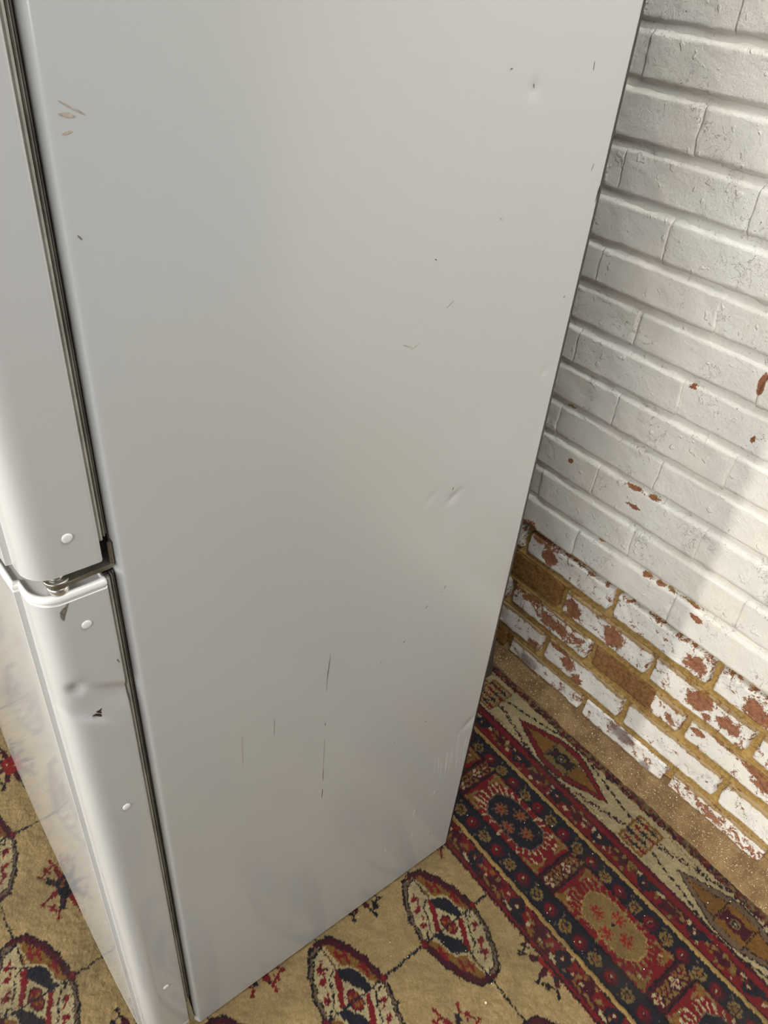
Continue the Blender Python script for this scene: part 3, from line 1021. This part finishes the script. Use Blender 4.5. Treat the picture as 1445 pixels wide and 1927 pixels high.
# cabinet: side panel facing the viewer (dented sheet), rolled front edge, far side, top
dents = [(-.1326, .8785, .010, .005, .0016, .5), (-.1697, .8905, .008, .003, .0009, .5), (-.0232, 1.006, .006, .004, .0009, .5), (-.1193, 1.2870, .006, .006, .0012, 0),
         (-.1230, .86, .05, .03, .0006, .5), (-.05, .86, .030, .10, .0005, -.4), (-.010, .385, .022, .008, .0018, .5), (-.30, .55, .05, .20, .0004, 0),
         (-.08, .97, .06, .05, .0004, .3)]


def panel_dent(X, Z):
    d = np.zeros_like(X)
    for x, z, rx, rz, a, th in dents:
        c, s = math.cos(th), math.sin(th)
        u = (X - x) * c + (Z - z) * s; v = -(X - x) * s + (Z - z) * c
        d += a * np.exp(-(u / rx) ** 2 - (v / rz) ** 2)
    d += .0005 * np.sin(X * 9 + 2 * np.sin(Z * 3.1)) * np.sin(Z * 5.3 + 1 + X * 3) + .00012 * np.sin(X * 31 + Z * 9) * np.sin(Z * 23 - X * 7)
    return d


rc = 0.0078
prof = []   # (x, y, sheet weight)
for t in np.linspace(.035, 0.0105, 4):
    prof.append((-.5147, t, 0))
for x_, y_ in ((-.5146, .0092), (-.5143, .0080), (-.5136, .0066), (-.5124, .0043), (-.5113, .0022), (-.5108, .0013), (-.5101, .0006), (-.5091, .0002), (-.5078, .0)):
    prof.append((x_, y_, 0))
px = np.arange(-D + .0040, -.004, .0030)
prof += [(x, 0.0, 1) for x in px]
prof += [(-.003, 0.0, 0), (-.0010, .0006, 0), (-.0004, .002, 0), (0, .012, 0)]
zs = np.concatenate([[ZB0], np.arange(ZB0 + .003, 1.40, .004), np.arange(1.42, ZTOP, .03), [ZTOP]])
PXY = np.array(prof)
Xp, Zp = np.meshgrid(PXY[:, 0], zs)
Yp = np.tile(PXY[:, 1], (len(zs), 1))
Wp = np.tile(PXY[:, 2], (len(zs), 1)) * np.minimum(1, np.minimum((Xp + D) / .03, -Xp / .012).clip(0, 1)) * np.clip((Zp - ZB0) / .02, 0, 1)
Wp = np.maximum(Wp, np.tile(PXY[:, 2], (len(zs), 1)) * (Zp > .36) * (Zp < .41) * .7)
Yp = Yp + Wp * panel_dent(Xp, Zp)
body_me = grid_mesh('cabinet', np.stack([Xp, Yp, Zp], -1))
cab = link('cabinet', body_me, M['enamel'], FR)
# remaining sides of the cabinet, one liner box just inside the sheet
box = extrude('cabinet_shell', [(-D - .0015, .030), (-D - .0015, FW), (-.0005, FW), (-.0005, .004), (-.02, .0035), (-D + .02, .0035), (-D + .02, .03)], ZB0 + .002, ZTOP, bevel=0.0008, seg=1)
link('shell', box, M['enamel'], cab)
back = extrude('back_panel', [(0.0002, .0012), (.0038, .0016), (.0038, FW - .002), (.0002, FW - .001)], .03, ZTOP - .01)
link('back_panel', back, M['black'], FR, label='thin black back panel')
cov = extrude('condenser_cover', [(.0036, .640), (.044, .520), (.050, .470), (.056, .425), (.0036, .425)], .029, FW - .05, axis='y', bevel=.0006)
link('condenser_cover', cov, M['black'], FR, label='black plastic cover behind the cabinet')
for x, y in ((-.46, .05), (-.46, FW - .05), (-.06, .05), (-.06, FW - .05)):
    ft = lathe('foot', [(.016, .0035), (.018, .0045), (.018, .006), (.010, .008), (.010, .0145)], 20, axis='z')
    o = link('foot', ft, M['black'], FR); o.location = (x, y, .0)
kick = extrude('kick_plate', [(-D - .025, .02), (-D - .001, .02), (-D - .001, FW - .02), (-D - .025, FW - .02)], .010, .040, bevel=.002)
link('kick_plate', kick, M['rubber_and_shade'], FR)

# ---- doors
def door_profile():
    pts = []
    xr = -.5248                      # rear edge of the door pan
    pts.append((xr, .050)); pts.append((xr, .012)); pts.append((xr, .006)); pts.append((xr, .0030))
    for a in np.linspace(0, math.pi / 2, 4)[1:]:
        pts.append((xr - .0018 + .0018 * math.cos(a), .0030 - .0030 * math.sin(a)))
    for x in np.arange(-.5285, -.5605, -.002):
        pts.append((x, 0.0))
    # broad soft corner to the front
    xc, rx, ry = -.5615, .0225, .0230
    for a in np.linspace(0, math.pi / 2, 13):
        pts.append((xc - rx * math.sin(a), ry - ry * math.cos(a)))
    # border, step and bowed middle
    pts.append((-.5843, .0270)); pts.append((-.5845, .0330)); pts.append((-.5848, .0336)); pts.append((-.5886, .0340)); pts.append((-.5892, .0346))
    yA, yB = .0355, FW - .0355
    for t in np.linspace(0, 1, 26):
        y = yA + (yB - yA) * t
        pts.append((-.5893 - .0062 * (1 - abs(2 * t - 1) ** 3), y))
    half = [(-.5892, .0346), (-.5886, .0340), (-.5848, .0336), (-.5845, .0330), (-.5843, .0270)]
    pts += [(x, FW - y) for x, y in half]
    for a in np.linspace(math.pi / 2, 0, 13):
        pts.append((xc - rx * math.sin(a), FW - ry + ry * math.cos(a)))
    pts += [(-.5285, FW), (xr - .0018, FW), (xr, FW - .003), (xr, FW - .05)]
    return np.array(pts)


DP = door_profile()


def door_dent(X, Z, Y):
    side = (np.abs(Y) < .004) | ((X < -.56) & (Y < .02))
    d = np.zeros_like(X)
    # crease right across the edge, knock on the corner and a shallow dent below it
    ln = .8395 + (X + .5684) * (-.60)
    u = Z - ln
    amp = sstep(-.575, -.562, X) * (.35 + .65 * sstep(-.556, -.530, X))
    d += amp * .0034 * np.where(u > 0, np.exp(-(u / .006) ** 2), np.exp(-(u / .020) ** 2))
    d += .0050 * np.exp(-((X + .5665) / .006) ** 2 - ((Z - .8385) / .0075) ** 2)
    v = Z - (.7935 + (X + .556) * (-.75))
    d += .0046 * np.where(v > 0, np.exp(-(v / .026) ** 2), np.exp(-(v / .006) ** 2)) * np.exp(-((X + .566) / .016) ** 2)
    return d * side


def make_door(z0, z1, zlist, dent):
    zs = np.array(zlist)
    X = np.tile(DP[:, 0], (len(zs), 1)); Y = np.tile(DP[:, 1], (len(zs), 1)); Z = np.repeat(zs[:, None], len(DP), 1)
    if dent:
        Y = Y + door_dent(X, Z, Y)
    Y = Y + .00012 * np.sin(Z * 17 + X * 30) * (np.abs(Y) < .004)
    me = grid_mesh('door', np.stack([X, Y, Z], -1), flip=True)
    return me


def scaled_profile(off):
    """profile shrunk inwards by off"""
    cx, cy = (-.5248 - .597) / 2, FW / 2
    P = DP.copy()
    hx, hy = .036, FW / 2
    P[:, 0] = np.where(P[:, 0] < -.526, cx + (P[:, 0] - cx) * (hx - off) / hx, P[:, 0] - off * .6)
    P[:, 1] = cy + (P[:, 1] - cy) * (hy - off) / hy
    return P


def ring_stack(name, stack, cap_lo=False, cap_hi=False):
    """stack of (z, inset) rings through the door profile, optional end faces"""
    rows = []
    for z, off in stack:
        P = scaled_profile(off)
        rows.append(np.concatenate([P, np.full((len(P), 1), z)], 1))
    me = grid_mesh(name, np.stack(rows, 0), flip=True)
    if cap_lo or cap_hi:
        bm = bmesh.new(); bm.from_mesh(me); bm.verts.ensure_lookup_table()
        n = len(DP)
        if cap_lo:
            bm.faces.new([bm.verts[i] for i in range(n)])
        if cap_hi:
            k = (len(stack) - 1) * n
            bm.faces.new([bm.verts[k + i] for i in range(n)][::-1])
        bm.to_mesh(me); bm.free()
    return me


# freezer door below, fridge door above
zl = list(np.arange(.050, .60, .03)) + list(np.arange(.60, .930, .0020)) + [.932, .936, .9395]
low_me = make_door(.050, .9395, zl, True)
low_door = link('door', low_me, M['door'], FR, label='lower freezer door, dented along its near edge')
rim = ring_stack('top_cap', [(.9395, .0000), (.9400, .0010), (.9412, .0012), (.9420, .0000), (.9440, -.0003), (.9462, .0000), (.9476, .0012), (.9482, .0030), (.9478, .0048), (.9462, .0056)], cap_hi=True)
link('top_cap', rim, M['cap'], low_door)
bot = ring_stack('bottom_cap', [(.036, .004), (.036, .002), (.040, .0004), (.050, 0)], cap_lo=True)
link('bottom_cap', bot, M['cap'], low_door)

zl = [.9690, .972, .976] + list(np.arange(.98, 1.76, .02))
up_me = make_door(.969, 1.76, zl, False)
up_door = link('door', up_me, M['door'], FR, label='upper fridge door, its bottom edge above the metal hinge')
bc = ring_stack('bottom_cap', [(.9672, .0060), (.9664, .0035), (.9668, .0015), (.9678, .0003), (.9690, 0)], cap_lo=True)
link('bottom_cap', bc, M['cap'], up_door)
tc = ring_stack('top_cap', [(1.74, 0), (1.765, .0003), (1.772, .004), (1.772, .008)], cap_hi=True)
link('top_cap', tc, M['cap'], up_door)

# magnetic gaskets: folded grey rubber between door and cabinet
def gasket(parent, z0, z1):
    prof = [(-.5254, .0100), (-.5244, .0054), (-.5228, .0042), (-.5212, .0048), (-.5206, .0078), (-.5203, .0140), (-.5196, .0140), (-.5194, .0088), (-.5187, .0078),
            (-.5178, .0086), (-.5174, .0150), (-.5168, .0150), (-.5166, .0110), (-.5158, .0104), (-.5152, .0130), (-.5149, .0200), (-.5149, .040), (-.5250, .040)]
    g_ = extrude('gasket', prof, z0, z1)
    o = link('gasket', g_, M['gasket'], parent)
    ins = extrude('gasket_slit_shade', [(-.5203, .0130), (-.5196, .0130), (-.5196, .0145), (-.5203, .0145)], z0, z1)  # near-black strip stands in for the shade inside the slit
    link('gasket_slit_shade', ins, M['rubber_and_shade'], parent)
    for yy in (FW - .040, ):
        far_ = extrude('gasket', [(-.5250, yy), (-.5149, yy), (-.5150, yy + .033), (-.5236, yy + .035)], z0, z1)
        link('gasket', far_, M['gasket'], parent)
    return o


gasket(low_door, .100, .9440)
gasket(up_door, .9850, 1.745)
inn = extrude('inner_liner', [(-.5240, .042), (-.5150, .042), (-.5150, FW - .042), (-.5240, FW - .042)], .06, 1.75)
link('inner_liner', inn, M['rubber_and_shade'], FR)

# screw plugs on the door edge
plug = lathe('screw_cap', [(.0043, .0012), (.0043, -.0002), (.0039, -.0009), (.0030, -.00125), (.0012, -.0014)], 28, axis='y')
plug.materials.append(M['cap'])
for par, x, z in ((up_door, -.5482, 1.0018), (low_door, -.5477, .9095), (low_door, -.5478, .6420), (up_door, -.5482, 1.60), (low_door, -.5478, .20)):
    o = bpy.data.objects.new('screw_cap', plug); COL.objects.link(o)
    o.parent = par; o.location = (x, 0.0, z)

# middle hinge: pressed steel arm between the doors, pin under the upper door
def plate(name, pts, z0, z1, mat, par, bev=.0008):
    return link(name, extrude(name, pts, z0, z1, bevel=bev), mat, par)


arm = [(-.5145, .020), (-.5145, .0085), (-.5148, .0058), (-.5165, .0042), (-.520, .0030), (-.535, .0028), (-.553, .0012), (-.561, .0006), (-.5665, .0022), (-.5690, .0062), (-.5685, .013), (-.564, .019), (-.55, .022), (-.515, .026)]
hin = plate('hinge', arm, .9545, .9588, M['steel'], FR, .0009)
hin['label'] = 'pressed steel hinge between the two doors'
up_ = [(-.5144, .0085), (-.5148, .0060), (-.5165, .0046), (-.5185, .0048), (-.5185, .0074), (-.5165, .0072), (-.5144, .0105)]
plate('hinge_tab', up_, .9550, .9800, M['steel'], hin, .0006)
pin = lathe('hinge_pin', [(.0082, .0), (.0085, .0006), (.0085, .0052), (.0078, .0060), (.0040, .0062)], 28, axis='z')
o = link('hinge_pin', pin, M['bright_steel'], hin); o.location = (-.5605, .0092, .9482)
was = lathe('hinge_washer', [(.0095, .0), (.0100, .0004), (.0100, .0026), (.0094, .0030), (.003, .0030)], 28, axis='z')
o = link('hinge_washer', was, M['steel'], hin); o.location = (-.5605, .0092, .9588)
bore = lathe('hinge_bushing', [(.0064, .0), (.0064, .0050)], 20, axis='z')
o = link('hinge_bushing', bore, M['bright_steel'], hin); o.location = (-.5605, .0092, .9615)
gap = extrude('hinge_recess_shade', [(-.5150, .014), (-.5240, .014), (-.5240, .036), (-.5150, .036)], .9440, .9850)  # near-black block painted in for the shade of the open gap
link('hinge_recess_shade', gap, M['rubber_and_shade'], hin)

# bottom hinge strap
st = extrude('hinge_strap', [(-.5152, .0100), (-.5152, .0052), (-.5162, .0036), (-.5205, .0032), (-.5218, .0050), (-.5218, .010)], .028, .098, bevel=.0014)
bh = link('hinge_strap', st, M['bright_steel'], FR, label='bright steel bottom hinge strap')
bm = bmesh.new(); bm.from_mesh(st)
for v in bm.verts:
    if v.co.z > .08:
        v.co.y += (v.co.z - .08) * .45
        v.co.x -= (v.co.z - .08) * .12
bm.to_mesh(st); bm.free()


# ---- marks on the enamel: thin shapes lying on the sheet
def mark(name, pts, mat, par, y=-.00012, th=.0004):
    ob = link(name, extrude(name, pts, y, y + th, axis='y'), M[mat], par)
    return ob


def streak(x0, z0, x1, z1, w):
    dx, dz = x1 - x0, z1 - z0
    L = math.hypot(dx, dz); nx_, nz_ = -dz / L, dx / L
    pts = []
    rr = random.Random(int((x0 + z0) * 1e5))
    n_ = 7
    for i in range(n_ + 1):
        t = i / n_
        k = w * .5 * (math.sin(math.pi * min(1, max(.02, t))) ** .7) * rr.uniform(.7, 1.2)
        pts.append((x0 + dx * t + nx_ * k, z0 + dz * t + nz_ * k))
    for i in range(n_, -1, -1):
        t = i / n_
        k = w * .5 * (math.sin(math.pi * min(1, max(.02, t))) ** .7) * rr.uniform(.5, 1.0)
        pts.append((x0 + dx * t - nx_ * k, z0 + dz * t - nz_ * k))
    return pts


def pd(x, z):
    w = min(1, max(0, min((x + D) / .03, -x / .012)))
    return float(panel_dent(np.array([x]), np.array([z]))[0]) * w


def pmark(name, pts, mat, th=.0004):
    mx = sum(a for a, b in pts) / len(pts); mz = sum(b for a, b in pts) / len(pts)
    return mark(name, pts, mat, cab, pd(mx, mz) - .00022, th)


for x0, z0, x1, z1, w, m in [
        (-.2955, .7165, -.2985, .672, .0016, 'greychip'), (-.2982, .690, -.2986, .655, .0008, 'greychip'), (-.2980, .594, -.2981, .588, .0012, 'chip'),
        (-.2977, .497, -.2975, .470, .0011, 'chip'), (-.2975, .452, -.2978, .430, .0016, 'chip'), (-.2979, .56, -.2977, .50, .0005, 'greychip'),
        (-.4128, .655, -.4130, .60, .0016, 'stain'), (-.3705, .655, -.3715, .625, .0006, 'greychip'),
        (-.1530, .7132, -.1495, .7165, .0012, 'chip'), (-.1255, .7325, -.1225, .7365, .0012, 'chip'), (-.1835, .6690, -.1800, .6712, .0016, 'chip'), (-.1290, .7275, -.127, .7290, .0008, 'chip'),
        (-.2185, .6541, -.2160, .6545, .0012, 'chip'), (-.2085, .5955, -.2062, .5960, .0006, 'chip'),
        (-.1362, .1155, -.134, .120, .0015, 'greychip'), (-.0535, .0915, -.050, .0945, .0016, 'chip'), (-.046, .0905, -.0435, .0912, .0010, 'chip'),
        (-.1210, 1.2925, -.1180, 1.2880, .0024, 'greychip'), (-.1505, 1.3025, -.1475, 1.3030, .0020, 'greychip'), (-.0500, 1.3060, -.0490, 1.2990, .0016, 'greychip'),
        (-.1345, 1.1865, -.1310, 1.1838, .0014, 'stain'), (-.2066, 1.1606, -.2040, 1.1592, .0012, 'chip'), (-.2330, 1.0870, -.2210, 1.0815, .0010, 'stain'), (-.2235, 1.0795, -.2130, 1.0842, .0012, 'stain'),
        (-.1850, 1.1120, -.1770, 1.1180, .0005, 'greychip'), (-.1385, .8890, -.1370, .8925, .0016, 'chip'), (-.0190, 1.0900, -.0175, 1.0925, .0015, 'chip'),
        (-.0035, 1.185, -.0022, 1.200, .0020, 'rustchip'), (-.0210, 1.215, -.0195, 1.222, .0014, 'greychip'),
        (-.5030, 1.2960, -.4890, 1.2880, .0016, 'stain'), (-.5042, 1.2895, -.4950, 1.2875, .0045, 'stain'), (-.5040, 1.2790, -.4980, 1.2800, .0030, 'stain'),
        (-.5045, 1.2222, -.5020, 1.2190, .0016, 'greychip'), (-.1160, .4600, -.1150, .4640, .0014, 'chip'), (-.175, .455, -.1742, .458, .0010, 'chip'),
        ]:
    pmark('scratch', streak(x0, z0, x1, z1, w * .65), m)
rr = random.Random(3)
for k in range(12):
    x = -.078 + k * .0058 + rr.uniform(-.002, .002)
    z = .372 - rr.uniform(0, .05); l = rr.uniform(.03, .08)
    pmark('scuff', streak(x, z, x + .004, z - l, .0005), 'scuff')
for x, z, l in ((-.105, .222, .02), (-.064, .24, .012), (-.10, .15, .016), (-.16, .158, .012)):
    pmark('scuff', streak(x, z, x - .002, z - l, .0012), 'scuff')
# lower door edge: half-moon chip, dark nicks
mark('paint_chip', [(-.5632, .9355), (-.5610, .9368), (-.5589, .9390), (-.5576, .9392), (-.5594, .9345), (-.5620, .9283), (-.5640, .9228), (-.5655, .9259), (-.5660, .9304), (-.5652, .9335)], 'greychip', low_door, -.00035, .0012)
for pts in ([(-.5552, .7990), (-.5532, .7996), (-.5494, .8018), (-.5516, .7976), (-.5508, .7945), (-.5538, .7970)], [(-.5588, .7954), (-.5557, .7960), (-.5498, .7926), (-.5504, .7902), (-.5523, .7902), (-.5553, .7934)]):
    mx = sum(a for a, b in pts) / 6; mz = sum(b for a, b in pts) / 6
    dd = float(door_dent(np.array([mx]), np.array([mz]), np.array([0.]))[0])
    mark('paint_chip', pts, 'rustchip', low_door, dd - .0006, .0012)
mark('paint_chip', streak(-.5292, .8560, -.5276, .8500, .0016), 'greychip', low_door, -.0003, .0006)
